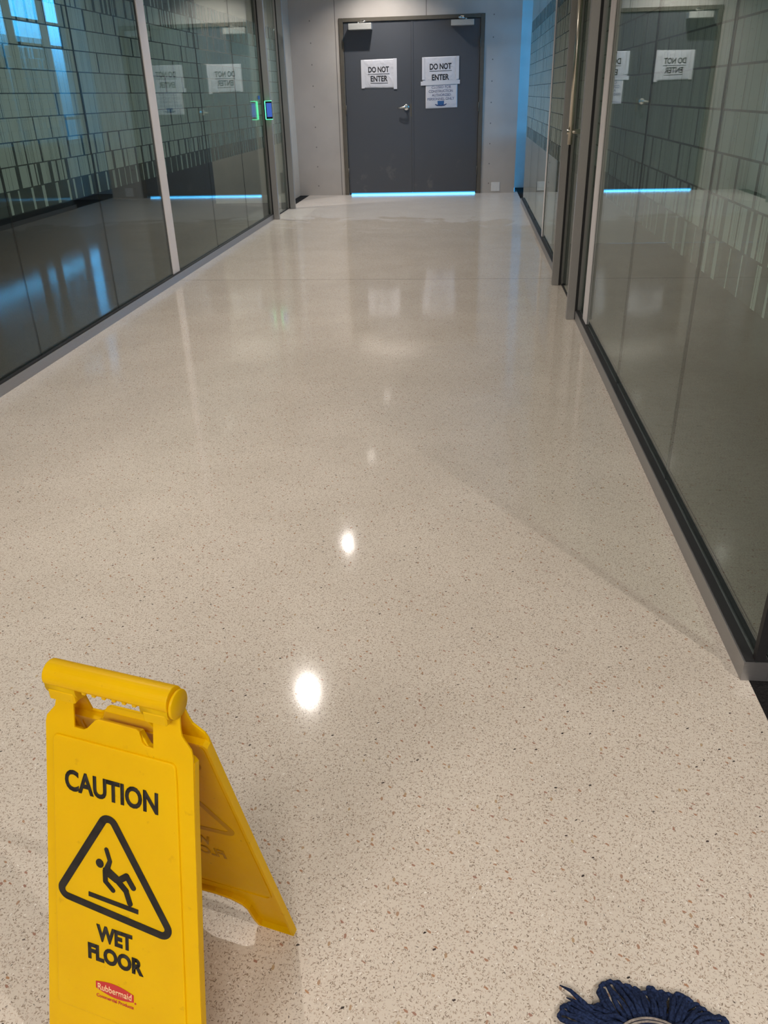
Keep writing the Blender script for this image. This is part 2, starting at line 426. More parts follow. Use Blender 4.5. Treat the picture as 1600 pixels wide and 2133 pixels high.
# exterior window at the far right
WX = 1.2
w = MB().box(WX, WX+.1, 8.09, 12.95, 0, .74).build('wall_sill', M['paint']); tag(w, 'low wall under the daylight window', 'wall', kind='structure')
win = empty('window_1', (WX, 10.5, .74)); tag(win, 'daylight window behind the far right glass', 'window', kind='structure')
m = MB()
for y in (8.09, 9.45, 10.9, 11.35, 12.30, 12.89): m.box(0, .09, y-10.5, y-10.5+.06, 0, 2.16)
for z in (0, 2.10): m.box(0, .09, -2.41, 2.45, z, z+.06)
m.build('window_frame', M['winframe'], win)
m = MB()
for z in (.32, 1.22, 1.50): m.box(.01, .07, .86, 2.40, z, z+.035)
m.build('glazing_bar', M['winframe'], win)
m = MB().box(.035, .047, -2.40, 2.44, .03, 2.13); m.build('window_pane', glass('window_glass', (.97, .99, 1.0), .04), win)
# rooms behind the glass
def wall(name, label, mt, *b):
    o = MB().box(*b).build(name, mt); tag(o, label, 'wall', kind='structure'); return o
wall('wall_divider_far_right', 'dividing wall whose pale edge meets the far right glass', M['strip'], XR+.0605, 4.6, 7.94, 8.09, 0, CEIL)
wall('wall_right_outer', 'dark far wall of the right hand rooms', M['dark'], 4.5, 4.6, -4, 7.94, 0, CEIL)
wall('wall_left_outer', 'dark far wall of the left hand rooms', M['dark'], -6.6, -6.5, -4, YE, 0, CEIL)
wall('wall_left_back', 'beige end wall seen through the left glass', M['beige'], -3.44, -2.40, 11.5, 11.62, 0, CEIL)
wall('wall_left_deep', 'dark end wall of the left room', M['dark'], -6.5, -3.44, 12.2, 12.3, 0, CEIL)
wall('wall_left_return', 'short return wall beside the end wall', M['beige'], -2.56, -2.42, 11.62, YE, 0, CEIL)
b = MB().box(-3.44, -2.40, 11.485, 11.5, 0, .10).build('baseboard_left', M['cream']); tag(b, 'cream baseboard of the beige end wall', 'baseboard', kind='structure')
wall('wall_front', 'wall behind the viewer', M['paint'], -6.5, 4.5, -4, -3.9, 0, CEIL)

# ------------------------------------------------------------------ glass partitions
def bars_on(mb, x, y0, y1, rng, side):
    """rows of bar-code bars between y0 and y1 on the plane x"""
    for k in range(ROWS):
        z0 = FILM0+k*ROWH+(.003 if k else 0); z1 = FILM0+(k+1)*ROWH-.003
        y = y0+rng.uniform(0, .03)
        while y < y1-.004:
            if k in (0, 10): wd = rng.choice((.010, .016, .024, .034)); gap = rng.uniform(.05, .13)
            elif k in (1, 9): wd = rng.choice((.018, .03, .05, .09, .13)); gap = rng.choice((.012, .022, .034, .04))
            elif k in (2, 8): wd = rng.uniform(.06, .22); gap = rng.choice((.004, .012, .022, .026))
            else: wd = rng.uniform(.10, .32); gap = rng.choice((.004, .004, .005, .014, .024, .03) if k in (3, 7) else (.004, .004, .005, .006, .02))
            e = min(y+wd, y1)
            yy = y
            while yy < e-.003:              # fine lines inside a block
                st = rng.choice((.007, .012, .012, .02, .035, .055, .075)) if wd > .03 else wd
                ee = min(yy+st, e)
                mb.quad((x, yy, z0), (x, ee, z0), (x, ee, z1), (x, yy, z1))
                yy = ee+.0024
            y = e+gap
def run(parent, side, y0, y1, seams, seed, base=True, gaps=(), front=False):
    """one straight run of glazed partition on the plane x = XL or XR; side -1 left, +1 right"""
    rng = random.Random(seed)
    xf = XL if side < 0 else XR
    gx = xf+side*.03
    def bx(m, a, b, *r): m.box(min(a, b), max(a, b), *r); return m
    if base:
        bx(MB(), xf, xf+side*.06, y0, y1, 0, .054).build('base_channel', M['alu'], parent)
        m = MB(); bx(m, xf+side*.004, gx-side*.0032, y0+.002, y1-.002, .054, .0585); bx(m, gx+side*.0032, xf+side*.056, y0+.002, y1-.002, .054, .0585)
        m.build('gasket', M['black'], parent)
        bx(MB(), xf, xf+side*.06, y0, y1, 2.84, CEIL).build('head_channel', M['alu'], parent)
    ed = [y0]+list(seams)+[y1]
    for a, b in zip(ed[:-1], ed[1:]):
        p = bx(MB(), gx-.003, gx+.003, a+.0012, b-.0012, .052 if base else .012, 2.845).build('glass_pane', M['glass'], parent)
        fx = gx+side*(-.0045 if front else .0045)
        iv = [(a+.004, b-.004)]
        for g0, g1 in gaps:
            nv = []
            for q0, q1 in iv:
                if g1 <= q0 or g0 >= q1: nv.append((q0, q1))
                else:
                    if g0-q0 > .01: nv.append((q0, g0))
                    if q1-g1 > .01: nv.append((g1, q1))
            iv = nv
        sm, mb = MB(), MB()
        for q0, q1 in iv:
            sx = fx+side*.0008; sm.quad((sx, q0, FILM0), (sx, q1, FILM0), (sx, q1, FILM1), (sx, q0, FILM1)); bars_on(mb, fx, q0, q1, rng, side)
        if iv:
            sm.build('film_sheet', M['sheet'], p, recalc=False); mb.build('film_bars', M['bars'], p, recalc=False)
    for sy in seams:
        bx(MB(), gx-.0022, gx+.0022, sy-.0011, sy+.0011, .056, 2.84).build('joint_seal', M['black'], parent)

wl = empty('wall_left', (0, 0, 0)); tag(wl, 'left glass partition with bar patterned film', 'glass partition', kind='structure')
run(wl, -1, -1.2, 9.83, (-.27, .82, 1.91, 3.0, 4.092, 5.183, 7.579, 8.75), 3, gaps=((6.27, 6.445),))
wr = empty('wall_right', (0, 0, 0)); tag(wr, 'near right glass partition with bar patterned film', 'glass partition', kind='structure')
run(wr, 1, 1.607, 5.10, (2.632, 3.686), 5, gaps=((4.70, 4.90),))
wf = empty('wall_far_right', (0, 0, 0)); tag(wf, 'far right glass partition past the sliding door', 'glass partition', kind='structure')
run(wf, 1, 6.17, 11.135, (7.1, 8.02, 9.10, 10.12), 8, gaps=((7.92, 8.11),), front=True)
# return of the right partition at the near corner
wc = empty('wall_corner', (0, 0, 0)); tag(wc, 'glass return at the near right corner', 'glass partition', kind='structure')
MB().box(XR+.0605, 4.5, 1.607, 1.667, 0, .054).build('base_channel', M['alu'], wc)
MB().box(XR+.0605, 4.5, 1.611, 1.663, .054, .0585).build('gasket', M['black'], wc)
MB().box(XR+.0605, 4.5, 1.607, 1.667, 2.84, CEIL).build('head_channel', M['alu'], wc)
for a, b in ((XR+.046, 1.95), (1.956, 3.2), (3.206, 4.5)):
    MB().box(a, b, 1.631, 1.643, .052, 2.845).build('glass_pane', M['glass'], wc)
MB().box(XR+.024, XR+.046, 1.6075, 1.626, .0585, 2.84).build('joint_seal', M['black'], wc)

# pale cover strips on the corridor face
for par, a, b, y0, y1 in ((wl, XL-.0265, XL-.0185, 6.282, 6.432), (wr, XR+.0185, XR+.0265, 4.742, 4.886), (wf, XR+.018, XR+.0245, 7.95, 8.03)):
    MB().box(a, b, y0, y1, .060, 2.838, .0015, 1).build('mullion_cover', M['strip'], par)

# ------------------------------------------------------------------ sliding glass doors with their jambs
def glass_door(name, side, ya, yb, label):
    """jamb posts at ya and yb, glass leaf between"""
    d = empty(name, (0, 0, 0)); tag(d, label, 'door', kind='structure')
    xf = XL if side < 0 else XR
    xo = xf-side*.066 if side < 0 else xf-.051     # corridor face of the posts
    xo = xf-side*(.066 if side < 0 else .051)
    for y in (ya, yb):
        m = MB(); m.box(min(xo, xf-side*.002), max(xo, xf-side*.002), y, y+.048, 0, CEIL-.002, .002, 1)
        m.box(min(xf-side*.0021, xf+side*.06), max(xf-side*.0021, xf+side*.06), y+.020, y+.048, 0, CEIL-.002)
        m.build('jamb_post', M['stile'], d)
        MB().box(min(xf-side*.0015, xf+side*.013), max(xf-side*.0015, xf+side*.013), y+.002, y+.0195, 0.0, CEIL-.002).build('gasket', M['black'], d)
    MB().box(min(xo, xf+side*.07), max(xo, xf+side*.07), ya+.05, yb-.002, 2.4, CEIL-.002).build('door_header', M['stile'], d)
    gx = xf+side*.03
    p = MB().box(gx-.006, gx+.006, ya+.056, yb-.008, .012, 2.395).build('glass_leaf', M['glass'], d)
    fx = gx+side*.0075; rng = random.Random(17)
    sx = fx+side*.0008
    MB().quad((sx, ya+.06, FILM0), (sx, yb-.014, FILM0), (sx, yb-.014, FILM1), (sx, ya+.06, FILM1)).build('film_sheet', M['sheet'], p, recalc=False)
    mb = MB(); bars_on(mb, fx, ya+.06, yb-.014, rng, side); mb.build('film_bars', M['bars'], p, recalc=False)
    MB().box(gx-.011, gx+.011, ya+.056, yb-.008, .001, .012).build('bottom_rail', M['black'], d)
    return d
dr = glass_door('door_3', 1, 5.10, 6.112, 'right glass door with a long steel pull handle')
hx, hy = XR-.052, 5.62
hd = MB().tube([(hx, hy, .972), (hx, hy, 1.98)], .0155, 20).build('pull_handle', M['steel'], dr)
for z in (1.045, 1.91):
    MB().tube([(hx-.024, hy, z), (XR+.0235, hy, z)], .0135, 20).build('standoff', M['steel'], hd)
MB().tube([(XR+.0365, hy, 1.045), (XR+.07, hy, 1.045)], .0135, 20).build('standoff', M['steel'], hd)
dl = glass_door('door_4', -1, 9.83, 10.81, 'narrow left glass door beside the end wall')
MB().box(XL-.075, XL-.045, 10.70, 10.79, .20, .44, .003).build('door_closer', M['frame'], dl)

# ------------------------------------------------------------------ double steel door
tr = empty('trim_1', (0, YE, 0)); tag(tr, 'olive brown steel frame of the double door', 'door frame', kind='structure')
m = MB().box(DX0, DX0+.056, -.016, .10, 0, DZ, .003, 1).box(DX1-.056, DX1, -.016, .10, 0, DZ, .003, 1).box(DX0+.0561, DX1-.0561, -.016, .10, DZ-.046, DZ, .003, 1)
m.box(DX0+.0561, DX0+.075, .053, .075, 0, DZ-.0465).box(DX1-.075, DX1-.0561, .053, .075, 0, DZ-.0465).box(DX0+.0751, DX1-.0751, .053, .075, DZ-.07, DZ-.0465).box(XM-.02, XM+.02, .050, .07, .03, DZ-.0705)
m.build('door_frame', M['frame'], tr)
def leaf(name, x0, x1, label):
    d = empty(name, (0, YE, 0)); tag(d, label, 'door', kind='structure')
    MB().box(x0, x1, .004, .048, .024, DZ-.05, .002, 1).build('door_leaf', M['door'], d)
    return d
d1 = leaf('door_1', DX0+.06, XM-.003, 'left dark grey door leaf with lever handle')
d2 = leaf('door_2', XM+.003, DX1-.06, 'right dark grey door leaf with two taped notices')
m = MB().box(XM-.0028, XM+.022, -.002, .0038, .03, DZ-.052).build('astragal', M['door'], d2)
lv = MB().lathe([(.0, -.012), (.034, -.012), (.038, -.006), (.038, .0035)], (-.862, 0, 1.115), 32, 'Y').build('lever_handle', M['chrome'], d1)
m = MB().tube([(-.862, -.01, 1.118), (-.862, -.052, 1.118)], .013, 14)
m.tube([(-.862, -.052, 1.118), (-.885, -.057, 1.118), (-.925, -.055, 1.113), (-.975, -.045, 1.108)], [.013, .0125, .011, .009], 14)
m.build('lever', M['chrome'], lv)
m = MB().box(XM-.021, XM-.005, -.003, .004, 1.0, 1.16).build('latch_plate', M['frame'], d1)
def closer(par, x0, x1, z0, z1, ax, flip):
    c = MB().box(x0, x1, -.150, .0035, z0, z1, .004, 2).build('door_closer', M['closer'], par)
    m = MB().tube([(ax, -.045, z1), (ax, -.045, z1+.022)], .013, 14)
    m.tube([(ax, -.045, z1+.020), (ax+flip*.09, -.095, z1+.020)], .008, 8)
    m.tube([(ax+flip*.09, -.095, z1+.018), (ax+flip*.09, -.095, z1+.034)], .009, 10)
    m.tube([(ax+flip*.09, -.095, z1+.030), (ax+flip*.05, -.020, z1+.036)], .007, 8)
    m.box(ax+flip*.05-.022, ax+flip*.05+.022, -.026, -.0165, z1+.020, z1+.050)
    m.build('closer_arm', M['chrome'], c)
closer(d1, -1.607, -1.303, 2.041, 2.112, -1.485, 1)
closer(d2, -.262, .037, 2.052, 2.116, -.07, -1)
for par, hxx in ((d1, DX0+.058), (d2, DX1-.058)):
    for z in (.30, 1.10, 1.86):
        MB().tube([(hxx, -.018, z-.055), (hxx, -.018, z+.055)], .0065, 10).build('hinge', M['frame'], par)

# ================================================================== THINGS ON THE END WALL
def sheet_on_door(name, corners, label, par_y=YE):
    """paper quad (tl,tr,br,bl in x,z) with a soft crumple; returns empty and surface fn"""
    e = empty(name, (0, par_y, 0)); tag(e, label, 'paper sign')
    tl, tr_, br, bl = [Vector((a, 0, b)) for a, b in corners]
    rng = random.Random(name+label)
    ph = [(rng.uniform(6, 22), rng.uniform(-22, 22), rng.uniform(0, 6)) for _ in range(6)]
    def surf(s, t, d):
        p = (tl*(1-s)+tr_*s)*(1-t)+(bl*(1-s)+br*s)*t
        w = sum(math.sin(a*p.x+b*p.z+c) for a, b, c in ph)/6
        edge = min(1, 8*min(s, 1-s, t, 1-t))
        return Vector((p.x, .0008-.0045*edge*(w*.5+.5)-.0006-d, p.z))
    b = bmesh.new(); N, Q = 30, 22
    front = [[b.verts.new(surf(i/N, j/Q, .0006)) for i in range(N+1)] for j in range(Q+1)]
    back = [[b.verts.new(surf(i/N, j/Q, 0)) for i in range(N+1)] for j in range(Q+1)]
    for j in range(Q):
        for i in range(N):
            f1 = b.faces.new((front[j][i], front[j+1][i], front[j+1][i+1], front[j][i+1])); f1.smooth = True
            f2 = b.faces.new((back[j][i], back[j][i+1], back[j+1][i+1], back[j+1][i])); f2.smooth = True
    for i in range(N):
        b.faces.new((front[0][i], front[0][i+1], back[0][i+1], back[0][i])); b.faces.new((front[Q][i+1], front[Q][i], back[Q][i], back[Q][i+1]))
    for j in range(Q):
        b.faces.new((front[j+1][0], front[j][0], back[j][0], back[j+1][0])); b.faces.new((front[j][N], front[j+1][N], back[j+1][N], back[j][N]))
    me = bpy.data.meshes.new('paper'); b.to_mesh(me); b.free()
    link('paper', me, M['paper'], e)
    return e, surf
def notice(name, corners, label, tb):
    e, sf = sheet_on_door(name, corners, label)
    for txt, s0, s1, t0, t1 in tb:
        text_part('lettering', txt, sf, s0, s1, t0, t1, M['ink2'], e, d=.0012, bold=.03)
        m = MB(); n = 14; y = t1+.045
        for i in range(n):
            a, b2 = s0-.01+(s1-s0+.02)*i/n, s0-.01+(s1-s0+.02)*(i+1)/n
            m.quad(sf(a, y, .0016), sf(a, y+.020, .0016), sf(b2, y+.020, .0016), sf(b2, y, .0016))
        m.build('underline', M['ink2'], e)
    return e, sf
def tape(par, x0, x1, z0, z1, tilt=0.0):
    m = MB(); d = (x1-x0)*tilt
    A = [(x0, -.0062, z0), (x1, -.0062, z0+d), (x1, -.0062, z1+d), (x0, -.0062, z1)]
    m.prism([(0, 0), (1, 0), (1, 1), (0, 1)], lambda u, v, q: Vector((x0+(x1-x0)*u, -.0052-q, z0+(z1-z0)*v+d*u)), 0, .0006)
    m.build('tape', M['tape'], par)
eL, sL = notice('paper_sign', ((-1.47, 1.697), (-.995, 1.703), (-.990, 1.352), (-1.465, 1.361)),
    'white DO NOT ENTER notice taped alone on the left door leaf',
    (('DO NOT', .197, .790, .250, .455), ('ENTER', .257, .742, .565, .770)))
tape(eL, -1.032, -.986, 1.340, 1.706); tape(eL, -1.472, -1.428, 1.358, 1.694)
eR, sR = notice('paper_sign', ((-.644, 1.706), (-.157, 1.711), (-.152, 1.395), (-.640, 1.388)),
    'upper DO NOT ENTER notice on the right door leaf, above the closed notice',
    (('DO NOT', .205, .800, .245, .475), ('ENTER', .262, .735, .650, .870)))
tape(eR, -.664, -.136, 1.372, 1.420, .020); tape(eR, -.190, -.150, 1.44, 1.710); tape(eR, -.646, -.610, 1.44, 1.704)
eC, sC = sheet_on_door('paper_sign', ((-.598, 1.378), (-.168, 1.386), (-.166, 1.097), (-.598, 1.090)),
    'lower CLOSED FOR CONSTRUCTION notice with a blue hat on the right door leaf')
for txt, s0, s1, t0, t1 in (('CLOSED FOR', .19, .80, .055, .165), ('CONSTRUCTION', .10, .855, .220, .335), ('AUTHORIZED', .20, .795, .385, .495), ('PERSONNEL ONLY', .055, .905, .545, .655)):
    text_part('lettering', txt, sC, s0, s1, t0, t1, M['blueink'], eC, d=.0012, bold=.012)
MB().prism([(.375, .69), (.585, .69), (.575, .865), (.385, .865)], sC, .0012, .0018).build('hat_crown', M['hat'], eC)
MB().prism([(.30, .815), (.335, .83), (.385, .855), (.48, .87), (.575, .855), (.625, .83), (.66, .805), (.665, .84), (.60, .90), (.48, .915), (.36, .90), (.30, .85)], sC, .0014, .0022).build('hat_brim', M['hat2'], eC)
# blank cover plate low on the wall
o = MB().box(.330, .452, YE-.006, YE+.0, .022, .140, .003, 2).build('cover_plate', M['white']); tag(o, 'white square blank cover plate low on the end wall', 'cover plate')
# touch panel on the left jamb post
e = empty('touch_panel', (-2.225, 9.81, 1.065), .45); tag(e, 'small touch panel with blue screen and green lit edge on the left door post', 'touch panel')
MB().box(-.037, .037, -.024, -.0005, 0, .178, .003, 2).build('housing', M['device'], e)
MB().box(-.0405, -.0371, -.026, -.004, .002, .176).box(-.0405, .0375, -.026, -.006, .1782, .182).box(-.0405, .0375, -.026, -.006, -.004, -.0003).build('light_edge', M['led'], e)
MB().box(-.026, .032, -.0252, -.0241, .022, .160).build('screen', M['screen'], e)
o = MB().box(XL-.0238, XL-.0231, 9.655, 9.735, 1.262, 1.298).build('tape_piece', M['bluetape']); tag(o, 'small piece of blue tape on the left glass above the touch panel', 'tape')

# ================================================================== CEILING LIGHTS
def downlight(x, y, label, watts, group, spread=2.2):
    e = empty('ceiling_light', (x, y, CEIL)); tag(e, label, 'ceiling light', group)
    MB().lathe([(.060, -.036), (.062, -.075), (.088, -.078), (.092, -.074), (.092, -.0005), (.060, -.0005), (.060, -.036)], (0, 0, 0), 36).build('housing', M['white'], e)
    MB().lathe([(.0, -.044), (.0595, -.044), (.0595, -.038), (0, -.038)], (0, 0, 0), 36).build('lens', M['lens'], e)
    la = bpy.data.lights.new('lamp', 'AREA'); la.shape = 'DISK'; la.size = .06; la.energy = watts; la.color = LAMP_COL; la.spread = spread
    lo = bpy.data.objects.new('lamp', la); COL.objects.link(lo); lo.parent = e; lo.location = (0, 0, -.046)
    return e
names = ('nearest the double door', 'second from the double door', 'third from the double door', 'fourth from the double door', 'fifth from the double door')
for (x, y), nm in zip(LAMPS, names): downlight(x, y, 'round white corridor downlight '+nm, LAMP_W, 'corridor downlights')
for x, y in LEFT_FILL: downlight(x, y, 'added fill downlight brightening the small room behind the far left glass', LEFT_FILL_W, 'added left room fill', 2.6)
for x, y in SIDE_LAMPS: downlight(x, y, 'round downlight over the dark carpet right of the corridor', SIDE_W, 'open area downlights', 2.7)
def fill_panel(x, y, label):
    e = empty('ceiling_light', (x, y, CEIL)); tag(e, label, 'ceiling light', 'added rear fill panels')
    m = MB(); h = .62
    for a0, a1, b0, b1 in ((-h, h, -h, -h+.03), (-h, h, h-.03, h), (-h, -h+.03, -h+.0301, h-.0301), (h-.03, h, -h+.0301, h-.0301)): m.box(a0, a1, b0, b1, -.06, -.0005)
    m.build('light_frame', M['white'], e)
    MB().box(-h+.031, h-.031, -h+.031, h-.031, -.030, -.002).build('diffuser', M['white'], e)
    la = bpy.data.lights.new('lamp', 'AREA'); la.shape = 'SQUARE'; la.size = 1.16; la.energy = REAR_FILL_W; la.color = LAMP_COL
    lo = bpy.data.objects.new('lamp', la); COL.objects.link(lo); lo.parent = e; lo.location = (0, 0, -.036)
for (x, y), nm in zip(REAR_FILL, ('left', 'right')): fill_panel(x, y, 'added square fill panel behind the viewer, '+nm+' of two')

# ================================================================== WET FLOOR SIGN
SH, SLEAN = .6106, .2537
sign = empty('wet_floor_sign', (-.43206, .75754, 0), -.2392)
tag(sign, 'yellow folding CAUTION WET FLOOR sign standing open on the terrazzo', 'wet floor sign')
sn, cs = math.sin(SLEAN), math.cos(SLEAN)
def ff(u, v, d): return Vector((u, -v*sn-d*cs, SH-v*cs+d*sn))
def fr(u, v, d): return Vector((u, v*sn+d*cs+.017*(1-v/.6307), SH-v*cs+d*sn))
top_ = [(-.0945, .003), (-.0666, .003), (-.0666, .0610), (-.052, .0610), (-.046, .0575), (-.034, .0440), (-.029, .0415), (.029, .0415), (.034, .0445), (.038, .0585), (.043, .0625), (.0545, .0630), (.0545, .003), (.0930, .003)]
side_ = [(.026, .0945), (.036, .0965), (.052, .110), (.062, .1125), (.131, .1145), (.36, .1225), (.612, .1330), (.6307, .1335)]
foot_ = [(.066, .6307), (.060, .612), (.055, .572), (.048, .560), (.030, .550)]
outline = top_+[(u, v) for v, u in side_]+foot_+[(-u, v) for u, v in foot_[::-1]]+[(-u, v) for v, u in side_[::-1]]
rimh = [(0, .066), (.108, .066), (.1135, .071), (.1145, .131), (.1225, .36), (.1330, .612), (.1335, .6300), (.067, .6300), (.061, .612), (.056, .572), (.049, .560), (.030, .550), (0, .547)]
rim = rimh[:-1]+[rimh[-1]]+[(-u, v) for u, v in rimh[-2:0:-1]]
def inset(P, t):
    n = len(P); A = sum(P[i][0]*P[(i+1) % n][1]-P[(i+1) % n][0]*P[i][1] for i in range(n)); sg = 1 if A > 0 else -1
    R = []
    for i in range(n):
        p0, p1, p2 = Vector(P[i-1]), Vector(P[i]), Vector(P[(i+1) % n])
        e1, e2 = (p1-p0).normalized(), (p2-p1).normalized()
        n1, n2 = Vector((-e1.y, e1.x))*sg, Vector((-e2.y, e2.x))*sg
        b = (n1+n2); b /= max(.35, b.dot(n1)); R.append(tuple(p1+b*t))
    return R
def rounded(P, r, n=8):
    R = []; N = len(P)
    for i in range(N):
        p0, p1, p2 = Vector(P[i-1]), Vector(P[i]), Vector(P[(i+1) % N])
        a, b = (p0-p1).normalized(), (p2-p1).normalized()
        ang = a.angle(b); t = r/math.tan(ang/2); c = p1+(a+b).normalized()*(r/math.sin(ang/2))
        s0, s1 = p1+a*t-c, p1+b*t-c
        a0 = math.atan2(s0.y, s0.x); da = math.atan2(s1.y, s1.x)-a0
        while da > PI: da -= 2*PI
        while da < -PI: da += 2*PI
        R += [(c.x+r*math.cos(a0+da*k/n), c.y+r*math.sin(a0+da*k/n)) for k in range(n+1)]
    return R
def panel(name, f):
    m = MB()
    m.prism(outline, f, -.0062, -.003, .0006)
    m.ring(rim, inset(rim, .0045), f, -.0158, -.0061)
    return m.build(name, M['yellow'], sign)
fp = panel('front_panel', ff); rp = panel('rear_panel', fr)
rais = rounded([(-.099, .0755), (.0885, .0755), (.0905, .10), (.106, .512), (-.110, .512), (-.1005, .10)], .008, 5)
MB().prism(rais, ff, -.0056, .0, .0018).build('raised_face', M['yellow'], fp)
MB().prism([(-u, v) for u, v in rais], fr, -.0056, .0, .0018).build('raised_face', M['yellow'], rp)
# moulded ridge round the inner side of the rear panel
ri = rounded([(-.098, .082), (.098, .082), (.112, .525), (-.112, .525)], .016, 6)
MB().ring(ri, inset(ri, .0035), fr, -.0078, -.0061).build('moulded_ridge', M['yellow'], rp)
# stiffening lip above the grip opening on both panels
for p_, f_, q in ((fp, ff, .0455), (rp, fr, .0405)):
    MB().prism([(-.033, q), (.033, q), (.044, .062), (.050, .066), (-.050, .066), (-.044, .062)], f_, -.0150, -.0063, .001).build('grip_lip', M['yellow'], p_)
# handle
hz = SH+.0165
hb = MB()
prof = [(.0182*math.cos(a), .0182*math.sin(a)) for a in [math.radians(-10+200*k/20) for k in range(21)]]
prof = [(-.0165, -.0062), (.0165, -.0062)]+prof
def along(u, v, d): return Vector((d, u, hz+v))
hb.prism(prof, along, -.0935, .0905, .0012)
hb.prism([(-.0110, -.0125), (.0110, -.0125), (.0130, -.0060), (-.0130, -.0060)], along, -.0470, .0500)
for k in range(6):
    hb.box(-.036+.015*k-.003, -.036+.015*k+.003, -.0140, .0140, hz-.0140, hz-.0058, .001, 1)
hb.build('handle', M['yellow'], sign)
for a, b in ((-.0925, -.0465), (.0500, .0895)):
    k = MB(); k.tube([(a, 0, SH+.0055), (b, 0, SH+.0055)], .0168, 28)
    k.box(a+.003, b-.003, -.0175, .0175, SH-.0135, SH+.004, .002, 1)
    k.build('hinge_knuckle', M['yellow'], sign)
MB().lathe([(0, 0), (.0185, 0), (.0192, .001), (.0192, .0032), (.0182, .0042), (0, .0042)], (.0912, .002, SH+.0095), 32, 'X').build('hinge_cap', M['yellow'], sign)
# printing
text_part('caution_lettering', 'CAUTION', ff, -.0815, .0636, .1225, .1545, M['ink'], fp, d=.0002, bold=.03)
TR = [(-.0138, .1605), (.0975, .3455), (-.1105, .3265)]
TRi = inset(TR, .0112)
To, Ti = rounded(TR, .0165, 10), rounded(TRi, .0050, 10)
lift = [0]
def cap(m, p, q, r, f=ff, d0=.0002, d1=.0008, r2=None):
    lift[0] += 1; d1 += .00004*lift[0]
    p, q = Vector(p), Vector(q); r2 = r2 or r; a = math.atan2((q-p).y, (q-p).x)
    P = [(p.x+r*math.cos(a+PI/2+PI*k/8), p.y+r*math.sin(a+PI/2+PI*k/8)) for k in range(9)]
    P += [(q.x+r2*math.cos(a-PI/2+PI*k/8), q.y+r2*math.sin(a-PI/2+PI*k/8)) for k in range(9)]
    m.prism(P, f, d0, d1)
m = MB(); m.ring(To, Ti, ff, .0002, .0008); m.build('warning_triangle', M['ink'], fp)
m = MB()
m.prism([(-.0294+.0062*math.cos(2*PI*k/20), .2541+.0068*math.sin(2*PI*k/20)) for k in range(20)], ff, .0002, .0008)
cap(m, (-.0180, .2295), (-.0128, .2460), .0033)
cap(m, (-.0128, .2460), (-.0180, .2600), .0033, r2=.0045)
m.prism([(-.0245, .2600), (-.0150, .2530), (-.0118, .2580), (.0040, .2680), (.0070, .2745), (.0010, .2790), (-.0060, .2770), (-.0200, .2700)], ff, .0002, .0008)
cap(m, (-.0210, .2635), (-.0208, .2800), .0038); cap(m, (-.0208, .2800), (-.0090, .2905), .0036)
cap(m, (.0000, .2725), (.0135, .2615), .0046); cap(m, (.0135, .2615), (.0236, .2765), .0042)
cap(m, (.0000, .2740), (.0118, .2845), .0048); cap(m, (.0118, .2845), (.0180, .3030), .0042)
m.prism([(-.0492, .3047), (.0310, .3085), (.0308, .3158), (-.0494, .3119)], ff, .0002, .0008)
m.build('slipping_figure', M['ink'], fp)
text_part('wet_floor_lettering', 'WET', ff, -.0380, .0205, .3535, .3805, M['ink'], fp, d=.0002, bold=.045)
text_part('wet_floor_lettering', 'FLOOR', ff, -.0533, .0376, .3885, .4155, M['ink'], fp, d=.0002, bold=.045)
lg = []
for k in range(13):
    t = k/12; lg.append((-.042+.0630*t, .4505-.0055*math.sin(PI*t)+.002*t))
for k in range(13):
    t = 1-k/12; lg.append((-.042+.0630*t, .4615+.0055*math.sin(PI*t)+.003*t))
lo_ = MB().prism(lg, ff, .0002, .0006).build('maker_emblem', M['red'], fp)
text_part('emblem_lettering', 'Rubbermaid', ff, -.0385, .0178, .4520, .4628, M['logo'], lo_, d=.0007, bold=.008, depth=.0003)
text_part('emblem_lettering', 'Commercial Products', ff, -.0415, .0205, .4710, .4765, M['red'], lo_, d=.0002, bold=.02, depth=.0003)
MB().prism([(.0236+.0016*math.cos(2*PI*k/12), .4655+.0016*math.sin(2*PI*k/12)) for k in range(12)], ff, .0002, .0005).build('registered_mark', M['red'], lo_)
# print showing through on the inner side of the rear panel
m = MB(); m.ring([(-u-.010, v) for u, v in To], [(-u-.010, v) for u, v in Ti], fr, -.0067, -.0063); m.build('shadow_triangle', M['ghost'], rp)
text_part('shadow_lettering', 'CAUTION', fr, -.065, .080, .1225, .1545, M['ghost'], rp, d=-.0063, bold=.03, mirror=True, depth=-.0004)
text_part('shadow_lettering', 'WET', fr, -.022, .036, .3535, .3805, M['ghost'], rp, d=-.0063, bold=.03, mirror=True, depth=-.0004)
text_part('shadow_lettering', 'FLOOR', fr, -.040, .052, .3885, .4155, M['ghost'], rp, d=-.0063, bold=.03, mirror=True, depth=-.0004)

# ================================================================== STRING MOP
mop = empty('string_mop_head', (.300, .700, 0)); tag(mop, 'navy blue looped string mop head lying on the terrazzo', 'mop')
rng = random.Random(4)
def to_floor(px, py, z=.012):
    d = rt*((px-800)/FPX)-up*((py-1066.5)/FPX)+fwd; t = (z-CAM_H)/d.z
    return Vector((d.x*t-.300, d.y*t-.700, z))
tips = [(1166, 2112), (1172, 2096), (1186, 2090), (1200, 2104), (1216, 2099), (1232, 2101), (1244, 2092), (1258, 2088), (1252, 2060), (1259, 2048), (1268, 2044),
        (1283, 2045), (1292, 2052), (1304, 2052), (1312, 2060), (1322, 2058), (1342, 2066), (1354, 2056), (1360, 2062), (1369, 2069), (1383, 2067), (1392, 2070),
        (1405, 2074), (1418, 2071), (1424, 2074), (1438, 2082), (1456, 2094), (1466, 2101), (1487, 2118), (1503, 2119), (1514, 2126)]
tips = [to_floor(*t) for t in tips]
n0 = len(tips)
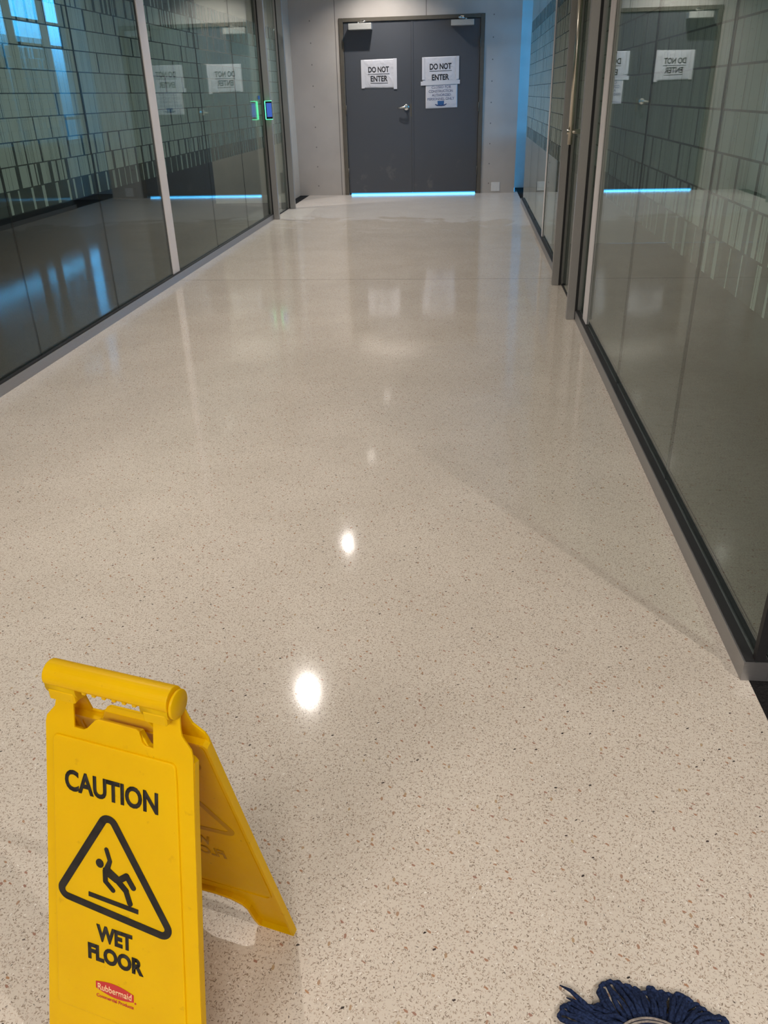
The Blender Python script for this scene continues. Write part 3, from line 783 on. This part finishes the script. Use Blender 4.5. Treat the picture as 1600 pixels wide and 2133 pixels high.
near = [Vector((.125*math.cos(a)+rng.uniform(-.012, .012), .105*math.sin(a)+rng.uniform(-.012, .012), .012)) for a in [math.radians(-172+164*k/27) for k in range(28)]]
def loop(tip, i, n):
    """one yarn loop out to the tip and back"""
    a = -.052+.104*((tip.x+.135)/.26); s = 1 if tip.y > -.02 else -1
    c0 = Vector((max(-.055, min(.055, a)), .030*s, .022))
    d = (tip-c0); d.z = 0; dl = d.normalized(); sd = Vector((-dl.y, dl.x, 0))
    w = rng.uniform(.0048, .0075); lift = rng.uniform(.004, .012); bend = rng.uniform(-.010, .010)
    P = []
    L = d.length
    def at(t, off): return c0+d*t+sd*(off+bend*math.sin(PI*t))+Vector((0, 0, (-.012)*t+lift*math.sin(PI*min(1, t*1.1))))
    for k in range(9): P.append(at(k/9*(1-w/L), -w*(.35+.65*(k/8))))
    e = 1-w/L
    for k in range(1, 8):
        q = -PI/2+PI*k/8; P.append(at(e, 0)+dl*w*math.cos(q)*1.05+sd*w*math.sin(q)-Vector((0, 0, .001*math.sin(PI*k/8))))
    for k in range(8, -1, -1): P.append(at(k/9*(1-w/L), w*(.35+.65*(k/8))))
    for p in P: p.z = max(.0056, p.z)
    r = [.0036+.0006*math.sin(j*2.1+i) for j in range(len(P))]
    return P, r
for i, t in enumerate(tips+near):
    P, r = loop(t, i, n0)
    m = MB(); m.tube(P, r, 9); m.build('yarn_loop', M['yarn'], mop)
for i, (a, b) in enumerate(((1166, 2052), (1180, 2078))):
    t = to_floor(a, b, .008)
    m = MB(); c0 = t*.25+Vector((-.02, .0, .016)); mid = t*.75+Vector((.004, -.004, .008))
    m.tube([c0, mid, t*.9+Vector((.003, 0, .006)), t], [.0048, .0044, .003, .0008], 8); m.build('frayed_strand', M['yarn'], mop)
for sx_ in (-1, 1):
    for i in range(7):
        a = math.radians(-24+44*i/6)*sx_+(PI if sx_ < 0 else 0)
        t = Vector((.128*math.cos(a), .10*math.sin(a)-.004, .012)); c_ = Vector((.050*sx_, .030*math.sin(a), .020))
        d_ = (t-c_).normalized(); n_ = Vector((-d_.y, d_.x, 0)); P = []
        for k in range(8): P.append(c_.lerp(t, k/8)-n_*.0055*(.3+.7*k/7)+Vector((0, 0, .006*math.sin(PI*k/8))))
        for k in range(1, 7): q = -PI/2+PI*k/7; P.append(t+d_*.006*math.cos(q)+n_*.0058*math.sin(q))
        for k in range(7, -1, -1): P.append(c_.lerp(t, k/8)+n_*.0055*(.3+.7*k/7)+Vector((0, 0, .006*math.sin(PI*k/8))))
        m = MB(); m.tube(P, [.0036+.0006*math.sin(j*2.1+i) for j in range(len(P))], 9); m.build('yarn_loop', M['yarn'], mop)
# second, upper layer of yarn lying over the first
for i in range(26):
    a = math.radians(14+152*i/25); t = Vector((.088*math.cos(a)+rng.uniform(-.010, .010), .060*math.sin(a)+rng.uniform(-.010, .012), .020))
    P, r = loop(t, i, n0)
    for p in P: p.z += .0085
    m = MB(); m.tube(P, r, 9); m.build('yarn_loop', M['yarn'], mop)
# woven headband
bn = MB()
arc = [Vector((.058*math.cos(a), .048*math.sin(a), .036+.004*math.sin(a))) for a in [math.radians(180*k/24) for k in range(25)]]
bn.tube(arc, .0022, 8)
bn.tube([p*1.0+Vector((0, -.006, .002)) for p in arc], .0018, 8)
bn.build('band_stitching', M['band'], mop)
hd_ = MB().lathe([(0, .046), (.030, .045), (.048, .040), (.054, .032), (.054, .016), (.046, .010), (0, .010)], (0, 0, 0), 32)
hd_.build('headband', M['yarn'], mop)
